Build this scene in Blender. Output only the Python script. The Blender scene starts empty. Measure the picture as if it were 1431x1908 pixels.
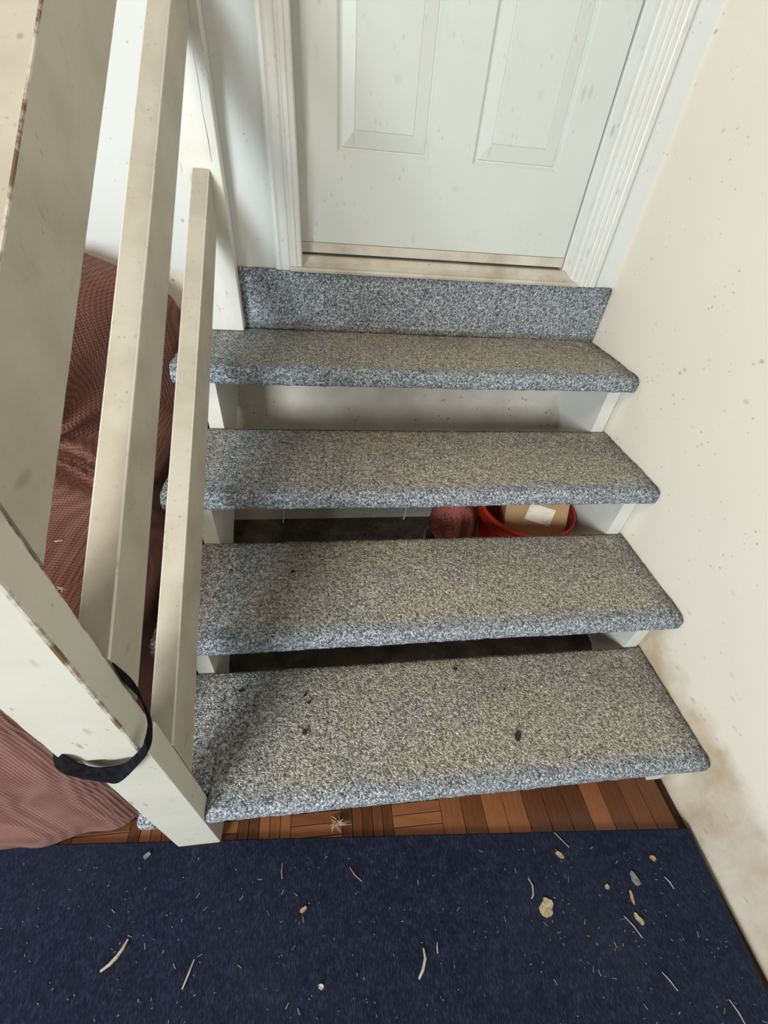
import bpy, bmesh, math, random
from mathutils import Vector, Matrix, noise as mnoise

SC = bpy.context.scene
COL = SC.collection
random.seed(7)

# ------------------------------------------------------------------ camera
cam_d = bpy.data.cameras.new('camera')
cam = bpy.data.objects.new('camera', cam_d); COL.objects.link(cam)
cam_d.sensor_fit = 'HORIZONTAL'; cam_d.sensor_width = 36.0
cam_d.lens = 776.37 / 1431.0 * 36.0
cam_d.clip_start = 0.02
CR = Matrix(((0.991833, 0.015773, -0.126563), (-0.105382, 0.660329, -0.743546), (0.071845, 0.750811, 0.656598)))
cam.matrix_world = Matrix.Translation((-0.8502, -0.2426, 1.1825)) @ CR.to_4x4()
SC.camera = cam

# ------------------------------------------------------------------ light
SC.view_settings.view_transform = 'Standard'
SC.view_settings.look = 'None'
SC.view_settings.gamma = 1.0
SC.view_settings.use_curve_mapping = False
SC.view_settings.exposure = 0.0
W = bpy.data.worlds.new('world'); SC.world = W; W.use_nodes = True
bg = W.node_tree.nodes['Background']
bg.inputs[0].default_value = (0.98, 0.97, 1.0, 1); bg.inputs[1].default_value = 0.05

def area(name, loc, target, sx, sy, power, col):
    l = bpy.data.lights.new(name, 'AREA'); l.shape = 'RECTANGLE'; l.size = sx; l.size_y = sy
    l.energy = power; l.color = col
    o = bpy.data.objects.new(name, l); COL.objects.link(o); o.location = loc
    o.rotation_euler = (Vector(target) - Vector(loc)).to_track_quat('-Z', 'Y').to_euler()
    return o
area('window_light', (-2.95, -3.0, 1.75), (-0.8, 0.5, 0.6), 1.2, 1.2, 160, (0.90, 0.97, 1.0))
area('patio_door_light', (-2.95, -1.7, 0.95), (-1.35, 0.05, 0.2), 0.8, 1.5, 26, (0.84, 0.92, 1.0))
area('ceiling_lamp', (-1.7, -0.6, 2.65), (-0.5, 0.4, 0.5), 0.5, 0.5, 19, (1.0, 0.82, 0.60))

# ------------------------------------------------------------------ node helpers
class NT:
    def __init__(s, name):
        s.m = bpy.data.materials.new(name); s.m.use_nodes = True
        s.t = s.m.node_tree; s.b = s.t.nodes['Principled BSDF']
        s.tc = s.t.nodes.new('ShaderNodeTexCoord')
    def link(s, a, b): s.t.links.new(a, b)
    def setin(s, node, k, v):
        if v is None: return
        i = node.inputs[k]
        if isinstance(v, bpy.types.NodeSocket): s.link(v, i)
        elif isinstance(v, (tuple, list)):
            i.default_value = tuple(v) + (1,) if len(i.default_value) == 4 and len(v) == 3 else v
        else: i.default_value = v
    def co(s, scale=(1, 1, 1), rot=(0, 0, 0), src='Object'):
        n = s.t.nodes.new('ShaderNodeMapping'); s.link(s.tc.outputs[src], n.inputs[0])
        n.inputs['Scale'].default_value = scale; n.inputs['Rotation'].default_value = rot
        return n.outputs[0]
    def noise(s, scale, detail=3, rough=.55, vec=None, dist=0, out=0):
        n = s.t.nodes.new('ShaderNodeTexNoise')
        s.link(vec if vec else s.tc.outputs['Object'], n.inputs['Vector'])
        n.inputs['Scale'].default_value = scale; n.inputs['Detail'].default_value = detail
        n.inputs['Roughness'].default_value = rough; n.inputs['Distortion'].default_value = dist
        return n.outputs[out]
    def voro(s, scale, vec=None, feature='F1', out='Distance', rnd=1):
        n = s.t.nodes.new('ShaderNodeTexVoronoi'); n.feature = feature
        s.link(vec if vec else s.tc.outputs['Object'], n.inputs['Vector'])
        n.inputs['Scale'].default_value = scale; n.inputs['Randomness'].default_value = rnd
        return n.outputs[out]
    def ramp(s, fac, stops, interp='LINEAR'):
        n = s.t.nodes.new('ShaderNodeValToRGB'); r = n.color_ramp; r.interpolation = interp
        while len(r.elements) < len(stops): r.elements.new(0.5)
        for e, (p, c) in zip(r.elements, stops):
            e.position = p; e.color = (c, c, c, 1) if isinstance(c, (int, float)) else tuple(c) + (1,)
        s.link(fac, n.inputs[0]); return n.outputs[0]
    def mix(s, fac, a, b, mode='MIX'):
        n = s.t.nodes.new('ShaderNodeMix'); n.data_type = 'RGBA'; n.blend_type = mode
        s.setin(n, 0, fac); s.setin(n, 6, a); s.setin(n, 7, b); return n.outputs[2]
    def math(s, op, a, b=0.0, c=None):
        n = s.t.nodes.new('ShaderNodeMath'); n.operation = op
        s.setin(n, 0, a); s.setin(n, 1, b)
        if c is not None: s.setin(n, 2, c)
        return n.outputs[0]
    def sep(s, vec):
        n = s.t.nodes.new('ShaderNodeSeparateXYZ'); s.link(vec, n.inputs[0]); return n.outputs
    def attr(s, name):
        n = s.t.nodes.new('ShaderNodeAttribute'); n.attribute_name = name; return n.outputs
    def objrand(s):
        return s.t.nodes.new('ShaderNodeObjectInfo').outputs['Random']
    def bump(s, h, strength=.3, dist=.002, prev=None):
        n = s.t.nodes.new('ShaderNodeBump'); s.link(h, n.inputs['Height'])
        n.inputs['Strength'].default_value = strength; n.inputs['Distance'].default_value = dist
        if prev: s.link(prev, n.inputs['Normal'])
        return n.outputs[0]
    def done(s, col=None, rough=.6, normal=None, spec=.4, **kw):
        s.setin(s.b, 'Base Color', col); s.setin(s.b, 'Roughness', rough)
        s.setin(s.b, 'Specular IOR Level', spec)
        if normal: s.link(normal, s.b.inputs['Normal'])
        for k, v in kw.items(): s.setin(s.b, k, v)
        return s.m

def scuffs(n, size=45, amount=.30, seed=0, stretch=(1, 1, .35)):
    """small elongated dark marks, 0..1"""
    v = n.co(stretch, (seed * .7, seed * 1.3, seed * .4))
    a = n.voro(size, v)
    sp = n.ramp(a, [(0.0, 1), (amount * .55, .8), (amount, 0)])
    gate = n.ramp(n.noise(size * .22, 2, vec=n.co((1, 1, 1), (seed, 0, 1))), [(.50, 0), (.62, 1)])
    return n.math('MULTIPLY', sp, gate)

def paint_mat(name, base, grime, scuff=(.16, .14, .11), g=.55, s=.6, rough=.45, size=45, gscale=5, spec=.4):
    n = NT(name)
    gm = n.ramp(n.noise(gscale, 5, .62), [(.42, 0), (.72, 1)])
    c = n.mix(n.math('MULTIPLY', gm, g), base, grime)
    sm = n.ramp(n.noise(gscale * 5, 4, .7, n.co((1, 1, .5))), [(.60, 0), (.75, 1)])
    c = n.mix(n.math('MULTIPLY', sm, g * .55), c, tuple(x * .72 for x in grime))
    c = n.mix(n.math('MULTIPLY', scuffs(n, size, .16, 1), s), c, scuff)
    c = n.mix(n.math('MULTIPLY', scuffs(n, size * .45, .13, 2, (1, .4, 1)), s * .8), c, scuff)
    c = n.mix(n.math('MULTIPLY', scuffs(n, size * 2.4, .20, 4, (1, 1, .6)), s * .8), c, scuff)
    b = n.bump(n.noise(90, 3), .12, .001, n.bump(n.noise(9, 3), .15, .003))
    return n.done(c, rough, b, spec)

M = {}
M['rail'] = paint_mat('painted_rail_wood', (.485, .45, .375), (.335, .295, .225), g=.7, s=.55, size=38, gscale=7)
M['postp'] = paint_mat('painted_post_wood', (.57, .55, .475), (.47, .43, .34), g=.55, s=.6, size=34, gscale=7)
M['white'] = paint_mat('painted_white_wood', (.69, .69, .64), (.56, .53, .45), g=.45, s=.5, size=32, gscale=6)
M['door'] = paint_mat('door_enamel', (.60, .63, .598), (.54, .55, .48), g=.4, s=.28, size=22, gscale=3, rough=.38)
M['trim'] = paint_mat('trim_enamel', (.68, .695, .665), (.60, .58, .50), g=.45, s=.45, size=30, gscale=6, rough=.4)
M['sill'] = paint_mat('threshold_paint', (.62, .58, .50), (.36, .31, .23), g=.8, s=.4, size=40, gscale=9)
M['sweep'] = paint_mat('door_sweep', (.60, .57, .49), (.38, .33, .25), g=.8, s=.4, size=40, gscale=9)

n = NT('worn_edge')
f = n.ramp(n.noise(22, 5, .7), [(.42, 0), (.58, 1)])
M['edge'] = n.done(n.mix(f, (.62, .58, .50), (.16, .10, .055)), .7, n.bump(n.noise(120, 3), .4, .001))
n = NT('clean_edge')
f = n.ramp(n.noise(30, 4, .7), [(.55, 0), (.72, 1)])
M['edge2'] = n.done(n.mix(n.math('MULTIPLY', f, .7), (.66, .62, .54), (.34, .27, .18)), .6)

def wall_mat(name, base, low, stain=True):
    n = NT(name)
    z = n.sep(n.tc.outputs['Object'])
    c = n.mix(n.math('MULTIPLY', n.ramp(n.noise(2.2, 4), [(.4, 0), (.7, 1)]), .35), base, low)
    if stain:   # tan splash stains along the foot of the wall
        hz = n.math('ADD', z[2], n.math('MULTIPLY', n.noise(5, 4, .6), -.40))
        st = n.ramp(hz, [(-.04, 1), (.10, 0)])
        blot = n.ramp(n.noise(7, 5, .65, n.co((1, 1, .6))), [(.30, .25), (.60, 1)])
        c = n.mix(n.math('MULTIPLY', n.math('MULTIPLY', st, blot), .85), c, (.48, .36, .22))
    c = n.mix(n.math('MULTIPLY', scuffs(n, 30, .15, 3, (1, .55, .9)), .6), c, (.27, .24, .20))
    c = n.mix(n.math('MULTIPLY', scuffs(n, 60, .17, 5, (1, .7, 1)), .55), c, (.30, .26, .22))
    if not stain:   # warmer, blotchy beige with dark marks below the door sill
        lo = n.ramp(z[2], [(.895, 1), (.905, 0)])
        beige = n.mix(n.ramp(n.noise(9, 5, .65), [(.35, 0), (.75, 1)]), (.70, .65, .57), (.56, .50, .42))
        beige = n.mix(n.math('MULTIPLY', scuffs(n, 48, .22, 6, (1, 1, 1)), .8), beige, (.12, .09, .07))
        c = n.mix(lo, c, beige)
    b = n.bump(n.noise(160, 2), .10, .001, n.bump(n.noise(6, 3), .12, .006))
    return n.done(c, .62, b, .3)
M['wall_r'] = wall_mat('right_wall_paint', (.85, .80, .70), (.78, .72, .61))
M['wall_b'] = wall_mat('back_wall_paint', (.67, .69, .675), (.62, .63, .60), False)

# looped berber carpet
def carpet_mat(name, worn):
    n = NT(name)
    at = n.attr('wear')[2]
    warp = n.noise(120, 2, .5, out=1)
    v = n.t.nodes.new('ShaderNodeVectorMath'); v.operation = 'MULTIPLY_ADD'
    n.link(warp, v.inputs[0]); v.inputs[1].default_value = (.0045, .0045, .0045); n.link(n.tc.outputs['Object'], v.inputs[2])
    col = n.voro(310, v.outputs[0], out='Color', rnd=.75); rnd = n.sep(col)[0]
    big = n.noise(170, 3, .65, dist=.6)
    fac = n.math('ADD', n.math('MULTIPLY', rnd, .46), n.math('MULTIPLY', n.ramp(big, [(.28, 0), (.72, 1)]), .52))
    blue = n.ramp(fac, [(.10, (.040, .048, .064)), (.34, (.140, .163, .200)), (.54, (.30, .335, .385)), (.72, (.57, .60, .625)), (.9, (.78, .79, .78))])
    tan = n.ramp(fac, [(.10, (.075, .064, .052)), (.34, (.215, .192, .160)), (.54, (.39, .36, .30)), (.72, (.61, .57, .485)), (.9, (.78, .735, .63))])
    patch = n.ramp(n.noise(6.5, 4, .6), [(.28, 0), (.52, 1)])
    wf = n.math('MULTIPLY', at, n.math('ADD', n.math('MULTIPLY', patch, .55), .45))
    c = n.mix(wf, blue, tan)
    dk = n.ramp(n.noise(5.2, 4, .62, n.co((1, 1, 1), (.3, .8, 2.1))), [(.52, 0), (.78, 1)])
    c = n.mix(n.math('MULTIPLY', n.math('MULTIPLY', dk, at), .45), c, (.12, .105, .085))
    gr = n.attr('grime')[2]
    c = n.mix(n.math('MULTIPLY', gr, .75), c, (.075, .062, .048), 'MIX')
    d = n.voro(310, v.outputs[0], rnd=.75)
    b = n.bump(n.math('SUBTRACT', 1.0, d), .9, .004)
    return n.done(c, .95, b, .08)
M['carpet'] = carpet_mat('berber_carpet', 1)

# navy rug
n = NT('navy_rug')
fib = n.math('ADD', n.math('MULTIPLY', n.noise(330, 4, .75, n.co((1, .3, 1), (0, 0, .25))), .7), n.math('MULTIPLY', n.noise(60, 4, .7), .3))
c = n.ramp(fib, [(.36, (.002, .003, .008)), (.50, (.0065, .0085, .023)), (.66, (.030, .039, .078))])
dus = n.ramp(n.noise(3.2, 5, .65), [(.45, 0), (.8, 1)])
c = n.mix(n.math('MULTIPLY', dus, .14), c, (.07, .07, .075))
spk = n.ramp(n.voro(120, n.co((1, .6, 1))), [(.0, 1), (.10, 0)])
c = n.mix(n.math('MULTIPLY', n.math('MULTIPLY', spk, n.ramp(n.noise(10, 2), [(.5, 0), (.65, 1)])), .35), c, (.40, .40, .42))
M['rug'] = n.done(c, .9, n.bump(fib, .7, .003), .15, **{'Sheen Weight': .22, 'Sheen Roughness': .5})
n.b.inputs['Sheen Tint'].default_value = (.45, .55, 1, 1)

# parquet
n = NT('parquet_wood')
r = n.objrand()
grain = n.noise(22, 5, .65, n.co((9, .8, 1)))
fac = n.math('ADD', n.math('MULTIPLY', r, .55), n.math('MULTIPLY', grain, .5))
c = n.ramp(fac, [(.15, (.055, .018, .008)), (.45, (.150, .052, .020)), (.75, (.275, .105, .042)), (1, (.38, .170, .072))])
M['wood'] = n.done(c, .38, n.bump(grain, .2, .001), .45)
n = NT('dark_floor_grout'); M['grout'] = n.done((.035, .018, .010), .9)
n = NT('concrete')
c = n.ramp(n.noise(14, 6, .7), [(.3, (.060, .052, .044)), (.55, (.13, .115, .095)), (.8, (.24, .22, .19))])
c = n.mix(n.math('MULTIPLY', scuffs(n, 25, .25, 2, (1, 1, 1)), .8), c, (.03, .025, .02))
M['concrete'] = n.done(c, .9, n.bump(n.noise(60, 4), .4, .003), .2)

# brown waffle slipcover
n = NT('brown_waffle_cloth')
xyz = n.sep(n.co((1, 1, 1), (.02, .03, .0)))
k = 2 * math.pi / .0060
w3 = n.math('ADD', n.math('ADD', n.math('SINE', n.math('MULTIPLY', xyz[0], k)), n.math('SINE', n.math('MULTIPLY', xyz[1], k))), n.math('SINE', n.math('MULTIPLY', xyz[2], k)))
f = n.ramp(n.math('MULTIPLY_ADD', w3, .2, .5), [(.15, 0), (.85, 1)])
c = n.mix(f, (.125, .052, .042), (.255, .122, .098))
c = n.mix(n.math('MULTIPLY', n.ramp(n.noise(9, 4), [(.45, 0), (.8, 1)]), .3), c, (.33, .175, .14))
M['cloth'] = n.done(c, .9, n.bump(f, .55, .003), .1, **{'Sheen Weight': .04})

def plain(name, c1, c2, scale=30, rough=.6, bump=.2, spec=.4):
    n = NT(name); h = n.noise(scale, 4, .6)
    return n.done(n.mix(n.ramp(h, [(.35, 0), (.7, 1)]), c1, c2), rough, n.bump(h, bump, .002), spec)
M['strap'] = plain('black_webbing', (.004, .004, .005), (.013, .013, .016), 90, .92, .2, .08)
M['bucket'] = plain('red_plastic', (.60, .040, .018), (.46, .026, .013), 12, .35, .05)
M['kraft'] = plain('kraft_cardboard', (.48, .29, .14), (.41, .24, .11), 18, .8, .1, .2)
M['kraft_shade'] = plain('kraft_shaded', (.16, .085, .04), (.12, .06, .03), 18, .9, .1, .2)  # darkened copy of the cardboard; shade inside the box is put into its colour
n = NT('paper_label')
ln = n.ramp(n.noise(60, 2, .5, n.co((.15, 1.3, 1))), [(.52, 0), (.62, 1)])
M['label'] = n.done(n.mix(n.math('MULTIPLY', ln, .4), (.86, .74, .60), (.55, .36, .24)), .7)
n = NT('pink_speckled')
sp = n.ramp(n.voro(150, n.co((1, 1, .8)), rnd=1), [(.22, 1), (.42, 0)])
gate = n.ramp(n.noise(16, 3), [(.34, 0), (.50, 1)])
c = n.mix(n.math('MULTIPLY', sp, gate), (.48, .135, .12), (.07, .03, .025))
c = n.mix(n.ramp(n.noise(5, 3, .6, n.co((2.6, 1, .3))), [(.54, 0), (.64, 1)]), c, (.13, .045, .04))
M['pink'] = n.done(c, .8, n.bump(n.noise(40, 4), .4, .004), .2)
M['pot'] = plain('pale_green_clay', (.30, .31, .24), (.20, .21, .15), 25, .8)
M['leaf'] = plain('dry_leaf', (.46, .37, .24), (.30, .23, .14), 120, .9)
M['straw'] = plain('pale_straw', (.50, .45, .37), (.36, .31, .23), 120, .8)
M['chip'] = plain('wood_chip', (.50, .30, .20), (.36, .20, .13), 120, .9)
M['lint'] = plain('lint', (.24, .235, .24), (.13, .13, .135), 120, .95)
M['flake'] = plain('dark_flake', (.020, .014, .012), (.045, .030, .026), 120, .8)
M['thread'] = plain('thread', (.42, .37, .30), (.3, .26, .2), 120, .9)
M['dark'] = plain('dark_gap', (.012, .011, .010), (.02, .018, .016), 30, .9)

# ------------------------------------------------------------------ object helpers
WO = {}      # world origin of each object (no rotations on parents)
def tag(o, label=None, cat=None, group=None, kind=None):
    if label: o['label'] = label
    if cat: o['category'] = cat
    if group: o['group'] = group
    if kind: o['kind'] = kind
    return o
def empty(name, loc):
    o = bpy.data.objects.new(name, None); COL.objects.link(o); o.location = loc; o.empty_display_size = .1
    WO[o.name] = Vector(loc); return o
def put(o, org, parent):
    COL.objects.link(o)
    WO[o.name] = Vector(org)
    if parent is not None:
        o.parent = parent; o.location = Vector(org) - WO[parent.name]
    else: o.location = org
def obj(name, bm, mats, parent=None, org=None, smooth=False):
    """bm in world coordinates -> object with its origin at its base"""
    if org is None:
        xs = [v.co for v in bm.verts]
        org = Vector(((min(c.x for c in xs) + max(c.x for c in xs)) / 2, (min(c.y for c in xs) + max(c.y for c in xs)) / 2, min(c.z for c in xs)))
    org = Vector(org)
    bmesh.ops.recalc_face_normals(bm, faces=bm.faces)
    for v in bm.verts: v.co -= org
    me = bpy.data.meshes.new(name); bm.to_mesh(me); bm.free()
    for m in (mats if isinstance(mats, list) else [mats]): me.materials.append(M[m])
    if smooth:
        for p in me.polygons: p.use_smooth = True
    o = bpy.data.objects.new(name, me); put(o, org, parent); return o
def hexa(bm, pts):
    """8 points: bottom 4 ccw then top 4 ccw"""
    v = [bm.verts.new(p) for p in pts]
    for f in ((0, 3, 2, 1), (4, 5, 6, 7), (0, 1, 5, 4), (1, 2, 6, 5), (2, 3, 7, 6), (3, 0, 4, 7)):
        bm.faces.new([v[i] for i in f])
def boxpts(lo, hi):
    (a, b, c), (d, e, f) = lo, hi
    return [(a, b, c), (d, b, c), (d, e, c), (a, e, c), (a, b, f), (d, b, f), (d, e, f), (a, e, f)]
def bevel(bm, w, seg=2, edges=None, mat=-1):
    bmesh.ops.bevel(bm, geom=edges if edges else bm.edges[:], offset=w, segments=seg, affect='EDGES', profile=.5, clamp_overlap=True, material=mat)
def box(name, lo, hi, mats, parent=None, bev=.002, seg=2, edge=None):
    bm = bmesh.new(); hexa(bm, boxpts(lo, hi))
    if bev: bevel(bm, bev, seg, mat=1 if edge else -1)
    return obj(name, bm, [mats, edge] if edge else mats, parent)
def subd(bm, maxlen):
    for _ in range(8):
        es = [e for e in bm.edges if e.calc_length() > maxlen]
        if not es: break
        bmesh.ops.subdivide_edges(bm, edges=es, cuts=1, use_grid_fill=True)
def prism_z(bm, prof, z0, z1):
    """closed profile [(x,y)] extruded in z"""
    a = [bm.verts.new((x, y, z0)) for x, y in prof]; b = [bm.verts.new((x, y, z1)) for x, y in prof]
    k = len(prof)
    for i in range(k): bm.faces.new((a[i], a[(i + 1) % k], b[(i + 1) % k], b[i]))
    bm.faces.new(a[::-1]); bm.faces.new(b)
def prism_x(bm, prof, x0, x1):
    a = [bm.verts.new((x0, y, z)) for y, z in prof]; b = [bm.verts.new((x1, y, z)) for y, z in prof]
    k = len(prof)
    for i in range(k): bm.faces.new((a[i], a[(i + 1) % k], b[(i + 1) % k], b[i]))
    bm.faces.new(a[::-1]); bm.faces.new(b)
def tube(bm, pts, rad, seg=6):
    pts = [Vector(p) for p in pts]; rings = []
    for i, p in enumerate(pts):
        t = (pts[min(i + 1, len(pts) - 1)] - pts[max(i - 1, 0)]).normalized()
        u = t.cross(Vector((.3, .2, 1))).normalized(); w = t.cross(u)
        r = rad[i] if isinstance(rad, (list, tuple)) else rad
        rings.append([bm.verts.new(p + (u * math.cos(a) + w * math.sin(a)) * r) for a in [2 * math.pi * k / seg for k in range(seg)]])
    for a, b in zip(rings, rings[1:]):
        for k in range(seg): bm.faces.new((a[k], a[(k + 1) % seg], b[(k + 1) % seg], b[k]))
    bm.faces.new(rings[0][::-1]); bm.faces.new(rings[-1])
def lathe(bm, prof, c, seg=48, close=True):
    rings = [[bm.verts.new((c[0] + r * math.cos(2 * math.pi * k / seg), c[1] + r * math.sin(2 * math.pi * k / seg), c[2] + z)) for k in range(seg)] for r, z in prof]
    for a, b in zip(rings, rings[1:]):
        for k in range(seg): bm.faces.new((a[k], a[(k + 1) % seg], b[(k + 1) % seg], b[k]))
    if close: bm.faces.new(rings[0][::-1]); bm.faces.new(rings[-1])

# ------------------------------------------------------------------ dimensions
R, G, D, T = .19, .2552, .2972, .043        # rise, going, tread depth, tread thickness
YW = 1.0632                                  # face of the wall with the door
XL = -1.225                                  # left end of the treads
PR = -1.103                                  # stair side of the railing

# ------------------------------------------------------------------ setting
def struct(o): o['kind'] = 'structure'; return o
fl = box('floor', (-3.6, -2.4, -.10), (0.10, 1.25, -.012), 'grout', None, 0); struct(fl)
cs = box('floor', (-3.6, .062, -.012), (0.0, YW, 0.0), 'concrete', fl, 0); cs.name = 'concrete_slab'
bm = bmesh.new(); hexa(bm, boxpts((0, -2.4, -.012), (.10, 1.25, 3.1)))
struct(obj('wall_right', bm, 'wall_r', None, (0.05, 0, 0)))
# wall with the door opening: left part, right part, below and above
bm = bmesh.new()
DX0, DX1, DZ0, DZ1 = -.948, -.128, .905, 2.98
for lo, hi in (((-3.6, YW, -.012), (DX0, 1.20, 3.1)), ((DX1, YW, -.012), (-.0002, 1.20, 3.1)), ((DX0, YW, -.012), (DX1, 1.20, DZ0)), ((DX0, YW, DZ1), (DX1, 1.20, 3.1))):
    hexa(bm, boxpts(lo, hi))
struct(obj('wall_back', bm, 'wall_b', None, (-1.2, 1.13, 0)))

# parquet: mosaic squares on the left, long planks on the right; one object per plank
def plank_mesh(w, l, name):
    bm = bmesh.new(); hexa(bm, boxpts((-w / 2 + .0005, -l / 2 + .0005, 0), (w / 2 - .0005, l / 2 - .0005, .012)))
    top = [e for e in bm.edges if all(v.co.z > .01 for v in e.verts)]
    bevel(bm, .0009, 1, top)
    me = bpy.data.meshes.new(name); bm.to_mesh(me); bm.free(); me.materials.append(M['wood']); return me
FW, NF = .0235, 5; SQ = FW * NF
finger = plank_mesh(FW, SQ, 'finger'); longp = plank_mesh(.052, .36, 'plank_long'); shortp = plank_mesh(.052, .26, 'plank_short')
def plank(me, x, y, rz=0):
    o = bpy.data.objects.new('plank', me); put(o, (x, y, -.0119 + random.uniform(-.0005, .0005)), fl); o.rotation_euler.z = rz
YP = .060
for i in range(9):
    for j in range(2):
        cx = -.60 - SQ * (i + .5); cy = YP - SQ * (j + .5)
        for q in range(NF):
            d = (q - (NF - 1) / 2) * FW
            if (i + j) % 2: plank(finger, cx + d, cy)
            else: plank(finger, cx, cy + d, math.pi / 2)
x = -.60 + .026
while x < -.02:
    off = random.choice((0, .0, .0))
    plank(longp, x, YP - .18, 0); plank(longp, x, YP - .54 , 0); x += .052
for j in range(2):
    plank(longp, -.026 + .0, YP - .90 - .36 * j)
for i in range(6):
    plank(longp, -1.70 - .052 * i, YP - .18)

# ------------------------------------------------------------------ door, casing, threshold
door = empty('door_1', (-.54, 1.10, .957)); struct(door)
DF = 1.098                                    # front face of the door slab
xs = [-.918, -.822, -.594, -.482, -.254, -.162]
zs = [.978, 1.165, 1.74, 1.88, 2.80, 2.95]
bm = bmesh.new()
def rect(x0, x1, z0, z1, y): bm.faces.new([bm.verts.new(p) for p in ((x0, y, z0), (x1, y, z0), (x1, y, z1), (x0, y, z1))])
for i in range(5):
    for j in range(5):
        if i in (1, 3) and j in (1, 3): continue
        rect(xs[i], xs[i + 1], zs[j], zs[j + 1], DF)
bmesh.ops.remove_doubles(bm, verts=bm.verts[:], dist=1e-5)
ret = bmesh.ops.extrude_face_region(bm, geom=bm.faces[:])
for v in [g for g in ret['geom'] if isinstance(g, bmesh.types.BMVert)]: v.co.y += .04
obj('door_slab', bm, 'door', door)
def door_panel(x0, x1, z0, z1):
    bm = bmesh.new(); rings = []
    for ins, dep in ((0, 0), (.004, .0035), (.008, .008), (.011, .0085), (.0125, .0060), (.041, .0005), (.0425, .0022), (.0445, .0006)):
        rings.append([bm.verts.new(p) for p in ((x0 + ins, DF + dep, z0 + ins), (x1 - ins, DF + dep, z0 + ins), (x1 - ins, DF + dep, z1 - ins), (x0 + ins, DF + dep, z1 - ins))])
    for a, b in zip(rings, rings[1:]):
        for k in range(4): bm.faces.new((a[k], a[(k + 1) % 4], b[(k + 1) % 4], b[k]))
    bm.faces.new(rings[-1])
    bk = [bm.verts.new((v.co.x, DF + .03, v.co.z)) for v in rings[0]]
    for k in range(4): bm.faces.new((rings[0][k], bk[k], bk[(k + 1) % 4], rings[0][(k + 1) % 4]))
    bm.faces.new(bk)
    obj('door_panel', bm, 'door', door)
for i in (1, 3):
    for j in (1, 3): door_panel(xs[i], xs[i + 1], zs[j], zs[j + 1])
sw = box('door_sweep', (-.918, DF - .004, .9535), (-.162, DF + .02, .977), 'sweep', door, .0015)

def trim(name, prof, z0, z1, mat='trim'):
    bm = bmesh.new(); prism_z(bm, prof, z0, z1); return obj(name, bm, mat)
yw = YW - .0003
# profiles run from outer edge to inner edge
tl = trim('trim_1', [(-.986, yw), (-.986, 1.050), (-.982, 1.046), (-.974, 1.044), (-.970, 1.047), (-.966, 1.0485), (-.952, 1.0475), (-.949, 1.0445), (-.946, 1.0475), (-.942, 1.0475), (-.939, 1.044), (-.931, 1.043), (-.927, 1.047), (-.925, 1.0455), (-.918, 1.0455), (-.916, 1.049), (-.916, 1.0955), (-.921, 1.0955), (-.921, 1.13), (-.947, 1.13), (-.947, yw)], .917, 2.97)
struct(tl)
tr = trim('trim_2', [(-.066, yw), (-.066, 1.0475), (-.069, 1.0445), (-.082, 1.0435), (-.085, 1.0455), (-.088, 1.0425), (-.098, 1.0415), (-.101, 1.0445), (-.105, 1.0415), (-.112, 1.041), (-.116, 1.0450), (-.120, 1.0425), (-.128, 1.0420), (-.132, 1.046), (-.1365, 1.060), (-.141, 1.062), (-.1445, 1.076), (-.1535, 1.0955), (-.157, 1.0965), (-.157, 1.13), (-.1285, 1.13), (-.1285, yw)], .917, 2.97)
struct(tr)
# threshold
bm = bmesh.new()
prism_x(bm, [(1.036, .9165), (1.034, .922), (1.037, .9265), (1.046, .9275), (1.050, .9255), (1.070, .9350), (1.084, .9445), (1.090, .9470), (1.13, .9470), (1.13, .9065), (YW - .0005, .9065), (YW - .0005, .9165)], -.9475, -.1285)
th = struct(obj('trim_3', bm, 'sill'))
# notch the threshold behind the casing feet is hidden; the casings stop just above it
for o in (tl, tr): o.location.z += .0

# ------------------------------------------------------------------ staircase
st = empty('staircase', (-.6, .5, 0))
tag(st, 'open wooden staircase of four grey-blue carpeted treads below white door', 'staircase')

def vnoise(p, s): return mnoise.noise(Vector(p) * s)
def carpet_obj(name, prof, xcols, nos_y, parent, gx=None):
    """prof: list of (y,z,wear) closed loop; swept over xcols with lumpy pile."""
    bm = bmesh.new(); wl = bm.verts.layers.float.new('wear'); gl = bm.verts.layers.float.new('grime')
    k = len(prof); rings = []
    x0, x1 = xcols[0], xcols[-1]
    for x in xcols:
        ring = []
        for i, (y, z, w) in enumerate(prof):
            a = prof[i - 1]; b = prof[(i + 1) % k]
            tn = Vector((0, b[0] - a[0], b[1] - a[1])).normalized(); nr = Vector((0, tn.z, -tn.y))
            p = Vector((x, y, z))
            dsp = .0012 * vnoise(p, 110) + .0016 * vnoise(p, 38) + .0014 * vnoise(p, 9)
            q = p + nr * dsp
            sag = .0025 * vnoise((x * 3, nos_y * 7, 1), 1)
            q.z += sag
            if gx is None and (x == x0 or x == x1): q.x += .0025 * vnoise((y, z, x), 90) - (.001 if x == x1 else 0)
            v = bm.verts.new(q); ring.append(v)
            mid = max(0, min(1, 1.25 - abs((x + .47) / .58) ** 2.5))
            v[wl] = w * (.35 + .65 * mid)
            g = max(0, 1 - abs(x - (x1 if gx is None else gx)) / .05) * .75 if z > prof[0][1] - .03 else 0
            g = max(g, max(0, 1 - abs(y - prof[0][0]) / .022) * .65 * (w > .2))
            v[gl] = g * (.6 + .8 * max(0, vnoise(p, 22) + .3))
        rings.append(ring)
    for (a, b), xa in zip(zip(rings, rings[1:]), xcols):
        for i in range(k): bm.faces.new((a[i], b[i], b[(i + 1) % k], a[(i + 1) % k]))
    caps = [bm.faces.new(rings[0]), bm.faces.new(rings[-1][::-1])]
    o = obj(name, bm, 'carpet', parent, smooth=True)
    for p in o.data.polygons:
        if len(p.vertices) > 4: p.use_smooth = False
    return o

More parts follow.
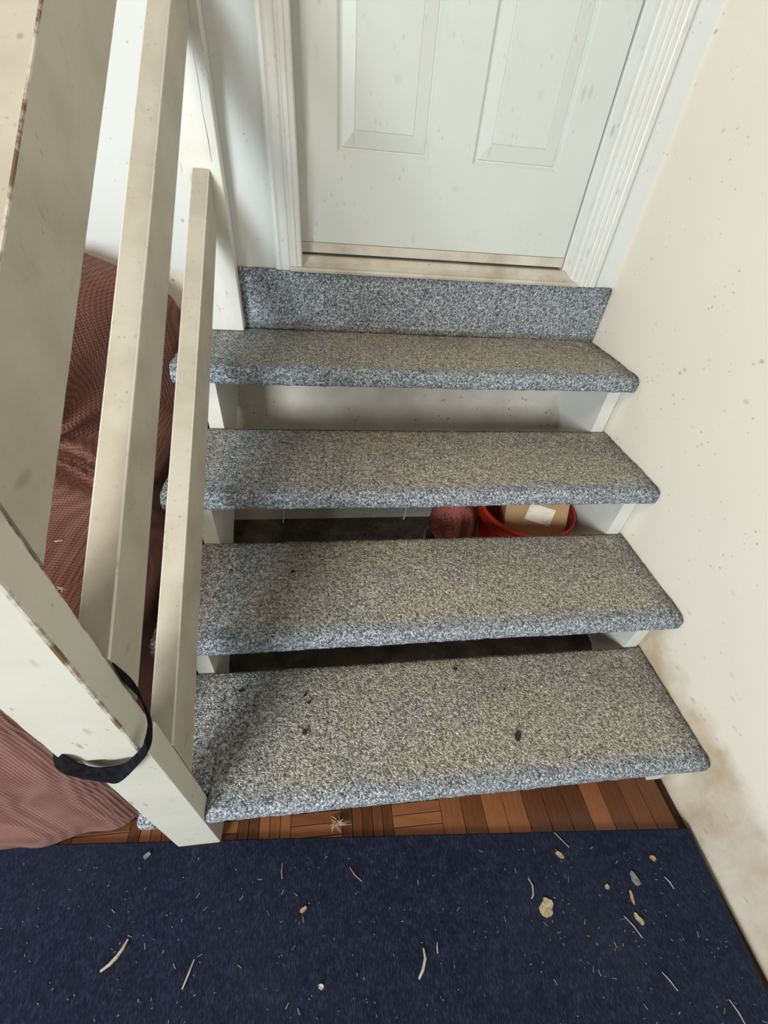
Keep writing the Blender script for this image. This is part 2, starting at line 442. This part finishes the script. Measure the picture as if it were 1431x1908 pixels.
def tread_profile(y0, ztop, y1, th=T):
    """starts at the back top edge, runs forward over the nose and back underneath"""
    pr = []; r = .019
    nn = 44
    for i in range(nn + 1):
        t = i / nn; y = y1 + (y0 + r - y1) * t
        dn = y - y0
        w = 1.0 if dn > .05 else max(0.15, (dn - .015) / .035)
        pr.append((y, ztop, w))
    for i in range(1, 9):
        a = i / 8 * math.pi / 2
        pr.append((y0 + r - r * math.sin(a), ztop - r + r * math.cos(a), .12))
    zb = ztop - th
    pr.append((y0, zb + .012, .05)); 
    for i in range(0, 5):
        a = i / 4 * math.pi / 2
        pr.append((y0 + .010 - .010 * math.cos(a), zb + .010 - .010 * math.sin(a), .05))
    for i in range(1, 9):
        pr.append((y0 + .010 + (y1 - y0 - .010) * i / 8, zb, .1))
    pr.append((y1, zb + th * .5, .3))
    return pr
def cols(x0, x1, step=.0065):
    n_ = max(2, int(abs(x1 - x0) / step)); return [x0 + (x1 - x0) * i / n_ for i in range(n_ + 1)]

XR = -.0045
treads = []
for kx in range(4):
    y0 = kx * G; zt = (kx + 1) * R
    if kx == 0:
        # notched round the foot of the post: main run, strip behind the post and a stub left of it
        parts = [(-1.1012, XR, y0), (-1.1942, -1.1012, .0385), (XL, -1.1942, y0)]
        bmj = None; root = None
        o = carpet_obj('tread', tread_profile(y0, zt, y0 + D), cols(-1.1012, XR), y0, st, XR)
        bm2 = bmesh.new(); bm2.from_mesh(o.data); off = o.location + WO[st.name]
        for v in bm2.verts: v.co += off
        for (a, b, yy) in parts[1:]:
            t2 = carpet_obj('tmp', tread_profile(yy, zt, y0 + D), cols(a, b), y0, st, XR)
            me = t2.data; o2 = t2.location + WO[st.name]
            for v in me.vertices: v.co += o2
            bm2.from_mesh(me); bpy.data.objects.remove(t2); bpy.data.meshes.remove(me)
        bpy.data.objects.remove(o)
        o = obj('tread', bm2, 'carpet', st, smooth=True)
        for p in o.data.polygons:
            if len(p.vertices) > 4: p.use_smooth = False
    else:
        o = carpet_obj('tread', tread_profile(y0, zt, y0 + D), cols(XL, XR), y0, st)
    treads.append(o)
# riser carpet below the threshold
pr = []
rz0, rz1 = 4 * R + .001, .9155
yr0, yr1 = YW - .0125, YW - .001
for i in range(25): pr.append((yr0, rz1 - .004 + (rz0 - rz1 + .004) * i / 24, .15 + (.5 if i > 21 else 0)))
for i in range(6): pr.append((yr0 + (yr1 - yr0) * (i + 1) / 6, rz0, .1))
for i in range(8): pr.append((yr1, rz0 + (rz1 - rz0) * (i + 1) / 8, .1))
pr.append((yr0 + .004, rz1, .1))
rs = carpet_obj('riser', pr[::1], cols(-1.0855, -.004), 1.05, st)
rs['label'] = 'blue-grey carpeted riser under the door threshold'
# stringers: notched boards under the treads
def stringer(x0, x1, yfront):
    poly = [(yfront, 0.0)]
    top = []
    for kx in range(4):
        zc = (kx + 1) * R - T - .0035
        ys = yfront if kx == 0 else kx * G + D - G + .0025
        ye = (kx + 1) * G + D - G + .0025 if kx < 3 else YW - .001
        top += [(ys, zc), (ye, zc)]
    under = lambda y: .33 + .7445 * (y - .739)
    y0 = .739 - .33 / .7445
    poly += top + [(YW - .001, under(YW - .001)), (y0, 0.0)]
    bm = bmesh.new(); prism_x(bm, poly, x0, x1)
    return obj('stringer', bm, 'white', st)
stringer(-1.176, -1.138, .0405)
stringer(-.050, -.012, .030)
# loose threads below the third tread
for (x, l) in ((-0.963, .05), (-0.666, .047)):
    bm = bmesh.new(); zb = 3 * R - T + .002; y = 2 * G + .012
    tube(bm, [(x, y, zb), (x + .001, y, zb - l * .4), (x - .001, y - .001, zb - l * .8), (x - .003, y, zb - l)], [.0007, .0006, .0007, .0016], 5)
    th_ = obj('hanging_thread', bm, 'thread', treads[2])
# torn backing under the right end of the first tread
bm = bmesh.new()
P = [(-.060, .020), (-.030, .016), (-.014, .018)]
random.seed(11)
top = [(x, .022 + random.uniform(-.002, .002), .150) for x in [-.075 + .005 * i for i in range(13)]]
vs = [bm.verts.new(p) for p in top]
lo = [bm.verts.new((x + random.uniform(-.003, .003), y - .004, .150 - random.choice((.012, .028, .04, .018, .034)) * (1 if x > -.06 else .4))) for x, y, z in top]
for i in range(12): bm.faces.new((vs[i], vs[i + 1], lo[i + 1], lo[i]))
ret = bmesh.ops.extrude_face_region(bm, geom=bm.faces[:])
for v in [g for g in ret['geom'] if isinstance(g, bmesh.types.BMVert)]: v.co.y += .002
obj('torn_carpet_edge', bm, 'lint', treads[0])

# ------------------------------------------------------------------ railing
rl = empty('stair_railing', (-1.15, .018, 0))
tag(rl, 'white painted wooden stair railing with three sloping rails and a foot post', 'railing')
def rail(name, ya, yb, top, bot, xr0, xr1, th=.038, edge='edge2'):
    """top/bot: (y,z,y,z) lines; right face runs from xr0 to xr1"""
    tz = lambda y: top[1] + (top[3] - top[1]) * (y - top[0]) / (top[2] - top[0])
    bz = lambda y: bot[1] + (bot[3] - bot[1]) * (y - bot[0]) / (bot[2] - bot[0])
    bm = bmesh.new()
    hexa(bm, [(xr0 - th, ya, bz(ya)), (xr0, ya, bz(ya)), (xr1, yb, bz(yb)), (xr1 - th, yb, bz(yb)),
              (xr0 - th, ya, tz(ya)), (xr0, ya, tz(ya)), (xr1, yb, tz(yb)), (xr1 - th, yb, tz(yb))])
    es = [e for e in bm.edges if abs(e.verts[0].co.y - e.verts[1].co.y) > .1]
    bevel(bm, .0022, 2, es, 1)
    return obj(name, bm, ['rail', edge], rl)
rail('rail', .0385, 1.0195, (.035, .449, 1.02, 1.118), (.039, .32, 1.02, 1.021), -1.103, -1.112)
rail('rail', .0325, 1.0195, (.041, .729, .881, 1.343), (.040, .626, .993, 1.328), -1.103, -1.103)
hr = rail('handrail', .0325, 1.0195, (.162, 1.097, .378, 1.261), (.034, .883, .599, 1.297), -1.103, -1.103, .040, 'edge')
def post(name, lo, hi, bev=.003, mat='rail', edge='edge2', lean=0, par=rl):
    bm = bmesh.new(); hexa(bm, boxpts(lo, hi)); bevel(bm, bev, 2, None, 1)
    return obj(name, bm, [mat, edge], par)
p1 = post('lower_post', (-1.192, -.002, 0.0), (PR, .037, .5448), .002, 'postp')
p2 = post('upper_post', (-1.204, -.0095, .545), (-1.1035, .0315, 1.07), .0035, 'postp', 'edge')
p3 = post('wall_post', (-1.176, 1.0205, .7625), (-1.0865, YW - .0012, 2.10), .0025, 'white')
# long split in the wall post
bm = bmesh.new()
pts = [(-1.108, 1.300), (-1.1065, 1.26), (-1.107, 1.21), (-1.105, 1.17), (-1.1045, 1.13)]
tube(bm, [(x, 1.0203, z) for x, z in pts], [.0001, .0004, .0003, .0007, .0003], 5)
obj('wood_split', bm, 'dark', p3)

# ------------------------------------------------------------------ strap
pairs = [[(-1.100, .031, .718), (-1.1005, .030, .714)], [(-1.098, 0.037, 0.672), (-1.1, 0.028, 0.68)], [(-1.097, 0.036, 0.639), (-1.1, 0.031, 0.649)], [(-1.094, 0.027, 0.615), (-1.098, 0.03, 0.623)], [(-1.088, 0.016, 0.599), (-1.094, 0.02, 0.604)], [(-1.085, -0.002, 0.584), (-1.091, 0.006, 0.592)], [(-1.083, -0.02, 0.59), (-1.085, -0.014, 0.605)], [(-1.098, -0.025, 0.569), (-1.1, -0.015, 0.579)], [(-1.147, -0.022, 0.495), (-1.13, -0.014, 0.539)], [(-1.169, -0.02, 0.497), (-1.158, -0.013, 0.527)], [(-1.192, -0.018, 0.512), (-1.174, -0.014, 0.539)], [(-1.206, -0.018, 0.545), (-1.186, -0.0145, 0.575)], [(-1.216, 0.0, 0.556), (-1.208, 0.006, 0.575)], [(-1.216, .030, .565), (-1.208, .030, .60)], [(-1.212, .043, .58), (-1.204, .042, .61)]]
def cr(p0, p1, p2, p3, t):
    return .5 * ((2 * p1) + (-p0 + p2) * t + (2 * p0 - 5 * p1 + 4 * p2 - p3) * t * t + (-p0 + 3 * p1 - 3 * p2 + p3) * t ** 3)
A = [Vector(a) for a, b in pairs]; B = [Vector(b) for a, b in pairs]
fa, fb = [], []
for i in range(len(A) - 1):
    for s in range(5):
        t = s / 5
        for S_, F_ in ((A, fa), (B, fb)):
            F_.append(cr(S_[max(i - 1, 0)], S_[i], S_[i + 1], S_[min(i + 2, len(S_) - 1)], t))
fa.append(A[-1]); fb.append(B[-1])
bm = bmesh.new()
va = [bm.verts.new(p) for p in fa]; vb = [bm.verts.new(p) for p in fb]
for i in range(len(va) - 1): bm.faces.new((va[i], va[i + 1], vb[i + 1], vb[i]))
bmesh.ops.recalc_face_normals(bm, faces=bm.faces)
ret = bmesh.ops.solidify(bm, geom=bm.faces[:], thickness=.0014)
tag(obj('strap', bm, 'strap', None), 'black webbing strap looped round the white railing post', 'strap')

# ------------------------------------------------------------------ sofa under a brown slipcover
sofa = empty('sofa', (-1.9, .5, 0))
tag(sofa, 'sofa under a brown waffle-weave slipcover behind the white railing', 'sofa')
def cloth_block(name, parts, org, wr):
    bm = bmesh.new()
    for pt_ in parts:
        t = bmesh.new()
        if len(pt_) == 3: hexa(t, boxpts(pt_[0], pt_[1])); bevel(t, pt_[2], 5)
        else:
            prism_z(t, pt_, -.12, .965); bmesh.ops.recalc_face_normals(t, faces=t.faces)
            bevel(t, .09, 5, [e for e in t.edges if all(v.co.z > .9 for v in e.verts)])
        me = bpy.data.meshes.new('t'); t.to_mesh(me); t.free(); bm.from_mesh(me); bpy.data.meshes.remove(me)
    me = bpy.data.meshes.new('tmp'); bm.to_mesh(me); bm.free()
    o = bpy.data.objects.new('tmp', me); COL.objects.link(o)
    md = o.modifiers.new('r', 'REMESH'); md.mode = 'VOXEL'; md.voxel_size = .012
    sm = o.modifiers.new('s', 'SMOOTH'); sm.iterations = 7; sm.factor = .5
    dg = bpy.context.evaluated_depsgraph_get()
    me2 = bpy.data.meshes.new_from_object(o.evaluated_get(dg))
    bpy.data.objects.remove(o); bpy.data.meshes.remove(me)
    bm = bmesh.new(); bm.from_mesh(me2); bpy.data.meshes.remove(me2)
    bm.normal_update()
    for v in bm.verts:
        p = v.co.copy(); v.co += v.normal * wr(p, v.normal)
        if p.z > .55: v.co.z -= max(0, min(.34, p.x + 1.47)) * .40 * min(1, (p.z - .55) / .3)
        if p.y < .3: v.co.y += max(0, p.x + 1.50) * .14 * (1 - p.y / .3)
        if v.co.z < .0115: v.co.z = .0115
    return obj(name, bm, 'cloth', sofa, org, smooth=True)
def wr(p, nrm):
    a = .006 * mnoise.noise(p * 7) + .002 * mnoise.noise(p * 22)
    # folds gathered where the back meets the arm
    d = p - Vector((-1.445, .585, .655)); rr = d.length
    if rr < .45:
        u = d.x * .45 + d.y * .89
        ang = math.atan2(d.z, u) * 9 + 2.5 * mnoise.noise(p * 5)
        a += .012 * math.sin(ang) * math.exp(-(rr / .20) ** 2) * min(1, rr / .05)
    if nrm.y < -.5 and p.z < .5: a += .004 * math.sin(p.x * 46 + 2 * mnoise.noise(p * 5)) * (1 - p.z / .5)
    return a
sc_ = cloth_block('slipcover', [((-1.60, .022, -.12), (-1.262, .90, .63), .06), [(-2.9, .58), (-1.48, .58), (-1.42, .66), (-1.33, .82), (-1.25, .93), (-1.243, 1.035), (-2.9, 1.035)], ((-2.9, .05, -.12), (-1.5, .70, .44), .06)], (-1.9, .5, 0), wr)

# ------------------------------------------------------------------ things under the stairs
bk = empty('bucket', (-.207, .742, 0)); c0 = (-.207, .742, 0)
tag(bk, 'red plastic bucket holding a cardboard box under the carpeted stairs', 'bucket')
bm = bmesh.new(); lathe(bm, [(.118, .0015), (.150, .325), (.146, .326), (.114, .006)], c0, 56, False)
bm.faces.ensure_lookup_table(); 
rim0 = [v for v in bm.verts if abs(v.co.z - .006) < 1e-6]; bm.faces.new(rim0)
rim1 = [v for v in bm.verts if abs(v.co.z - .0015) < 1e-6]; bm.faces.new(rim1)
obj('bucket_body', bm, 'bucket', bk, smooth=True)
bm = bmesh.new(); lathe(bm, [(.149, .318), (.1535, .319), (.155, .326), (.1535, .333), (.149, .335), (.1455, .333), (.1455, .322)], c0, 56, False)
obj('bucket_rim', bm, 'bucket', bk, smooth=True)
bm = bmesh.new(); lathe(bm, [(.1465, .285), (.152, .287), (.152, .293), (.1475, .295)], c0, 56, False)
obj('bucket_rib', bm, 'bucket', bk, smooth=True)

# cardboard box standing tilted in the bucket
bx = empty('cardboard_box', (-.200, .745, .12))
tag(bx, 'open brown cardboard box with pale paper label standing in red bucket', 'box')
BM_ = Matrix.Translation((-.192, .735, .34)) @ Matrix.Rotation(math.radians(-16), 4, 'Z') @ Matrix.Rotation(math.radians(-24), 4, 'X') @ Matrix.Rotation(math.radians(-5), 4, 'Y')
def bpart(name, lo, hi, mat, par=bx):
    bm = bmesh.new(); hexa(bm, boxpts(lo, hi)); bevel(bm, .0008, 1)
    for v in bm.verts: v.co = BM_ @ v.co
    return obj(name, bm, mat, par)
w_, d_, h_ = .095, .055, .11
bpart('side', (-w_, -d_, -h_), (w_, -d_ + .004, .055), 'kraft')
bpart('side', (-w_, d_ - .004, -h_), (w_, d_, .06), 'kraft')
bpart('side', (-w_, -d_ + .004, -h_), (-w_ + .004, d_ - .004, .06), 'kraft')
bpart('side', (w_ - .004, -d_ + .004, -h_), (w_, d_ - .004, .06), 'kraft')
bpart('bottom', (-w_ + .004, -d_ + .004, -h_), (w_ - .004, d_ - .004, -h_ + .004), 'kraft')
bpart('flap', (w_ - .002, -d_, .058), (w_ + .002, d_, .105), 'kraft')
bpart('flap', (-w_ + .01, d_ - .03, .050), (w_ - .03, d_ - .005, .053), 'kraft_shade')
bm = bmesh.new(); hexa(bm, boxpts((-.040, -d_ - .0012, -.032), (.040, -d_ - .0002, .024)))
RZ = Matrix.Translation((.012, 0, -.012)) @ Matrix.Rotation(math.radians(14), 4, 'Y')
for v in bm.verts: v.co = BM_ @ (RZ @ v.co)
obj('paper_label', bm, 'label', bx)

# pink speckled bundle set in a shallow pale pot
pc = (-.437, .775, 0)
pt = empty('plant_pot', pc); tag(pt, 'pale grey-green pot under stairs left of the red bucket', 'pot')
bm = bmesh.new(); lathe(bm, [(.068, .001), (.084, .135), (.088, .140), (.088, .158), (.082, .160), (.078, .13), (.06, .01)], pc, 40, True)
obj('pot_body', bm, 'pot', pt, smooth=True)
bm = bmesh.new(); bmesh.ops.create_icosphere(bm, subdivisions=5, radius=1)
for v in bm.verts:
    p = v.co.copy(); a = math.atan2(p.y, p.x)
    s = 1 + .06 * math.sin(a * 6 + .6) * (1 - abs(p.z)) + .06 * mnoise.noise(p * 2.2) + .02 * mnoise.noise(p * 7)
    v.co = Vector((pc[0] + p.x * s * .080, pc[1] + p.y * s * .080, .245 + p.z * s * .092))
tag(obj('speckled_bundle', bm, 'pink', None, smooth=True), 'round dusty pink bundle with dark speckles beside red bucket', 'bundle')

# ------------------------------------------------------------------ rug (turned a few degrees, notched round the post)
def rp(x, y): return (x, y)
ra = math.atan(-.0716)
def onback(x): return -.077 - .0716 * (x + .009)
bm = bmesh.new()
c1 = (-.009, onback(-.009)); dx, dy = math.cos(ra), math.sin(ra); px, py = -dy, dx     # px,py: away from viewer
Lr, Wr = 1.95, 1.35
outline = [c1, (c1[0] - px * Wr, c1[1] - py * Wr), (c1[0] - px * Wr - dx * Lr, c1[1] - py * Wr - dy * Lr), (c1[0] - dx * Lr, c1[1] - dy * Lr),
           (-1.1945, onback(-1.1945)), (-1.1945, -.0045), (-1.1005, -.0045), (-1.1005, onback(-1.1005))]
vs = [bm.verts.new((x, y, .0005)) for x, y in outline]
fc = bm.faces.new(vs)
ret = bmesh.ops.extrude_face_region(bm, geom=[fc])
for v in [g for g in ret['geom'] if isinstance(g, bmesh.types.BMVert)]: v.co.z += .0095
top = [e for e in bm.edges if all(v.co.z > .005 for v in e.verts)]
bevel(bm, .0022, 2, top)
rug = tag(obj('rug', bm, 'rug'), 'dark navy blue flat rug at the foot of the stairs', 'rug')
RT = .0101

# ------------------------------------------------------------------ litter
def flake(name, x, y, z, rx, ry, rot, mat, label, cat, grp=None, curl=.002, th=.0012, seed=1, nseg=11):
    rnd = random.Random(seed); bm = bmesh.new()
    c = bm.verts.new((x, y, z + th + curl * .2)); ring = []
    for k in range(nseg):
        a = 2 * math.pi * k / nseg; s = rnd.uniform(.72, 1.12)
        u, v = rx * s * math.cos(a), ry * s * math.sin(a)
        ring.append(bm.verts.new((x + u * math.cos(rot) - v * math.sin(rot), y + u * math.sin(rot) + v * math.cos(rot), z + th + curl * rnd.uniform(0, 1))))
    for k in range(nseg): bm.faces.new((c, ring[k], ring[(k + 1) % nseg]))
    ret = bmesh.ops.extrude_face_region(bm, geom=bm.faces[:])
    for v in [g for g in ret['geom'] if isinstance(g, bmesh.types.BMVert)]: v.co.z = max(z, v.co.z - th)
    return tag(obj(name, bm, mat), label, cat, grp)
def straw(name, pts, r, mat, label, cat, z=RT, grp=None):
    bm = bmesh.new(); k = len(pts)
    tube(bm, [(x, y, z + r * .9 + h) for x, y, h in pts], [r * (.35 + .65 * math.sin(math.pi * (i + .4) / k)) for i in range(k)], 6)
    return tag(obj(name, bm, mat), label, cat, grp)
flake('leaf_flake', -.415, -.176, RT, .018, .014, .9, 'leaf', 'largest tan crumbled leaf flake on right half of navy rug', 'leaf', seed=3, curl=.003, nseg=15)
flake('lint_tuft', -.198, -.152, RT, .015, .008, 1.9, 'lint', 'grey lint tuft on navy rug near the right wall', 'lint', seed=4, nseg=13)
flake('leaf_flake', -.226, -.213, RT, .011, .006, -1.0, 'leaf', 'small tan leaf flake beside pale stem on navy rug', 'leaf', seed=5)
flake('wood_chip', -.222, -.180, RT, .012, .004, 1.4, 'chip', 'slim brown chip between grey lint tuft and small leaf flake', 'chip', seed=6)
flake('leaf_flake', -.268, -.158, RT, .006, .005, .2, 'leaf', 'tiny pale leaf flake left of the grey lint tuft', 'leaf', seed=7)
straw('stem', [(-.255, -.205, 0), (-.243, -.222, .001), (-.234, -.240, .0)], .0011, 'straw', 'straight pale stem beside small tan flake on navy rug', 'stem')
straw('stem', [(-.437, -.128, 0), (-.432, -.14, .001), (-.436, -.155, .0), (-.442, -.16, 0)], .0016, 'straw', 'short bent pale stem left of largest leaf flake', 'stem')
straw('leaf_shred', [(-1.247, -.138, 0), (-1.252, -.150, .001), (-1.259, -.160, .0015), (-1.268, -.168, .001), (-1.282, -.176, 0)], .0034, 'straw', 'pale twisted leaf shred on left part of navy rug', 'leaf')
straw('splinter', [(-1.118, -.178, 0), (-1.124, -.196, .001), (-1.131, -.214, .0)], .0018, 'straw', 'thin pale splinter on navy rug below railing post', 'splinter')
flake('white_crumb', -.882, -.237, RT, .0055, .005, .2, 'straw', 'small round white crumb near front edge of navy rug', 'crumb', seed=9, curl=.004, nseg=8)
straw('leaf_shred', [(-.684, -.208, 0), (-.683, -.222, .001), (-.690, -.236, .001), (-.700, -.247, 0)], .0030, 'straw', 'curved pale leaf shred in middle front of navy rug', 'leaf')
flake('wood_chip', -.918, -.130, RT, .008, .005, .6, 'chip', 'orange-brown chip on middle of navy rug', 'chip', seed=12)
flake('lint_tuft', -1.251, -.012, RT, .008, .006, .6, 'lint', 'pale lint tuft left of railing post foot on rug', 'lint', seed=13)
straw('stem', [(-.655, -.203, 0), (-.657, -.210, .001), (-.657, -.218, 0)], .0014, 'straw', 'tiny upright pale stem right of curved leaf shred', 'stem')
flake('wood_chip', -.350, -.096, RT, .010, .005, -.6, 'chip', 'pinkish chip near back edge of rug below bottom tread', 'chip', seed=15)
flake('wood_chip', -.135, -.122, RT, .008, .006, -.6, 'chip', 'pale pink chip on rug nearest right wall corner', 'chip', seed=16)
straw('stem', [(-.128, -.155, 0), (-.122, -.165, .001), (-.119, -.176, 0)], .0013, 'straw', 'short white stem on rug nearest right wall', 'stem')
straw('stem', [(-.222, -.288, 0), (-.214, -.300, .001), (-.206, -.314, 0)], .0011, 'straw', 'thin straight stem at lower right of navy rug', 'stem')
straw('stem', [(-.112, -.335, 0), (-.106, -.352, .001), (-.103, -.372, 0)], .0012, 'straw', 'thin stem in bottom right corner of navy rug', 'stem')
straw('stem', [(-.965, -.052, 0), (-.966, -.066, .001), (-.964, -.078, 0)], .0011, 'chip', 'short brown stem on rug right of railing post', 'stem')
straw('stem', [(-.822, -.072, 0), (-.812, -.086, .001), (-.797, -.098, 0)], .0011, 'chip', 'brown curled stem on rug below middle of bottom tread', 'stem')
straw('stem', [(-.345, -.055, 0), (-.322, -.085, .001), (-.385, -.07, 0)][:2] , .001, 'straw', 'fine straw at rug back edge beside pinkish chip', 'stem')
# dried root clump on the parquet below the first tread
rnd = random.Random(5); bm = bmesh.new()
for q in range(16):
    a = rnd.uniform(0, 6.28); r1 = rnd.uniform(.012, .034)
    x0, y0 = -.846, .008
    tube(bm, [(x0 + rnd.uniform(-.004, .004), y0 + rnd.uniform(-.004, .004), .004 + rnd.uniform(0, .006)), (x0 + r1 * .5 * math.cos(a), y0 + .5 * r1 * math.sin(a) * .6, .005 + rnd.uniform(0, .008)), (x0 + r1 * math.cos(a + .3), y0 + r1 * math.sin(a + .3) * .6, .0012)], [.0015, .0013, .0006], 5)
tag(obj('root_clump', bm, 'leaf'), 'dried tan root clump on parquet below the bottom tread', 'debris')
# dark flakes lying on the treads
for i, (x, y, k_, rx, ry, ro, lab) in enumerate([
        (-.433, .097, 1, .013, .009, 1.2, 'largest dark flake on right half of bottom tread'),
        (-.540, .267, 1, .008, .005, -.3, 'dark flake at back edge of bottom tread'),
        (-1.065, .247, 1, .008, .005, .1, 'dark flake at left back corner of bottom tread'),
        (-.917, .226, 1, .007, .003, .9, 'upper of two dark flakes close together on bottom tread'),
        (-.907, .207, 1, .006, .004, .4, 'lower of two dark flakes close together on bottom tread'),
        (-.915, .142, 1, .008, .005, 1.1, 'brown flake nearest middle left of bottom tread'),
        (-.430, .205, 1, .004, .003, .4, 'tiny dark flake behind largest flake on bottom tread'),
        (-.945, .446, 2, .006, .005, .3, 'single dark flake on second tread from the bottom')]):
    flake('dark_flake', x, y, k_ * R + .0035, rx, ry, ro, 'flake', lab, 'flake', seed=30 + i, curl=.0015, nseg=9)
# bits caught on the slipcover
from mathutils.bvhtree import BVHTree
bmv = bmesh.new(); bmv.from_mesh(sc_.data); bvh = BVHTree.FromBMesh(bmv); so = WO['sofa']
for (px_, kind_) in ((Vector((-1.33, .34, .64)), 0), (Vector((-1.28, .235, .62)), 1)):
    loc, nr, _, _ = bvh.find_nearest(px_ - so)
    loc = loc + so + nr * .0012; t1 = nr.cross(Vector((.4, .2, 1))).normalized(); t2 = nr.cross(t1)
    bm = bmesh.new()
    if kind_ == 0:
        tube(bm, [loc - t2 * .006, loc, loc + t2 * .006], [.0008, .0016, .001], 6)
        tag(obj('wood_chip', bm, 'straw'), 'single pale chip caught on the brown slipcover', 'chip')
    else:
        rq = random.Random(3)
        for q in range(7):
            a = rq.uniform(0, 6.28); dv = (t1 * math.cos(a) + t2 * math.sin(a)) * rq.uniform(.004, .010)
            tube(bm, [loc - dv * .4, loc + nr * .0012, loc + dv], .0006, 5)
        tag(obj('lint_tuft', bm, 'straw'), 'pale lint wisp caught on the brown slipcover', 'lint')
bmv.free()
# fine lint over the rug: too small and many to count
rnd = random.Random(21); bm = bmesh.new()
for q in range(420):
    x = rnd.uniform(-1.5, -.05); y = rnd.uniform(-.42, onback(x) - .03)
    if x > -1.21 and x < -1.08 and y > -.02: continue
    a = rnd.uniform(0, 6.28); l = rnd.choice((.0008, .001, .0012, .0016, .0022, .0045)) ; w = .0004 + rnd.random() * .0005
    z = RT + .0003
    c_, s_ = math.cos(a), math.sin(a)
    b4 = [(-l, -w), (l, -w), (l, w), (-l, w)]
    lo = [bm.verts.new((x + u * c_ - v * s_, y + u * s_ + v * c_, z)) for u, v in b4]
    hi = [bm.verts.new((x + u * c_ - v * s_, y + u * s_ + v * c_, z + .0006)) for u, v in b4]
    bm.faces.new(hi)
    for k_ in range(4): bm.faces.new((lo[k_], lo[(k_ + 1) % 4], hi[(k_ + 1) % 4], hi[k_]))
tag(obj('lint', bm, 'lint'), 'fine pale lint and dust scattered over the navy rug', 'lint', kind='stuff')
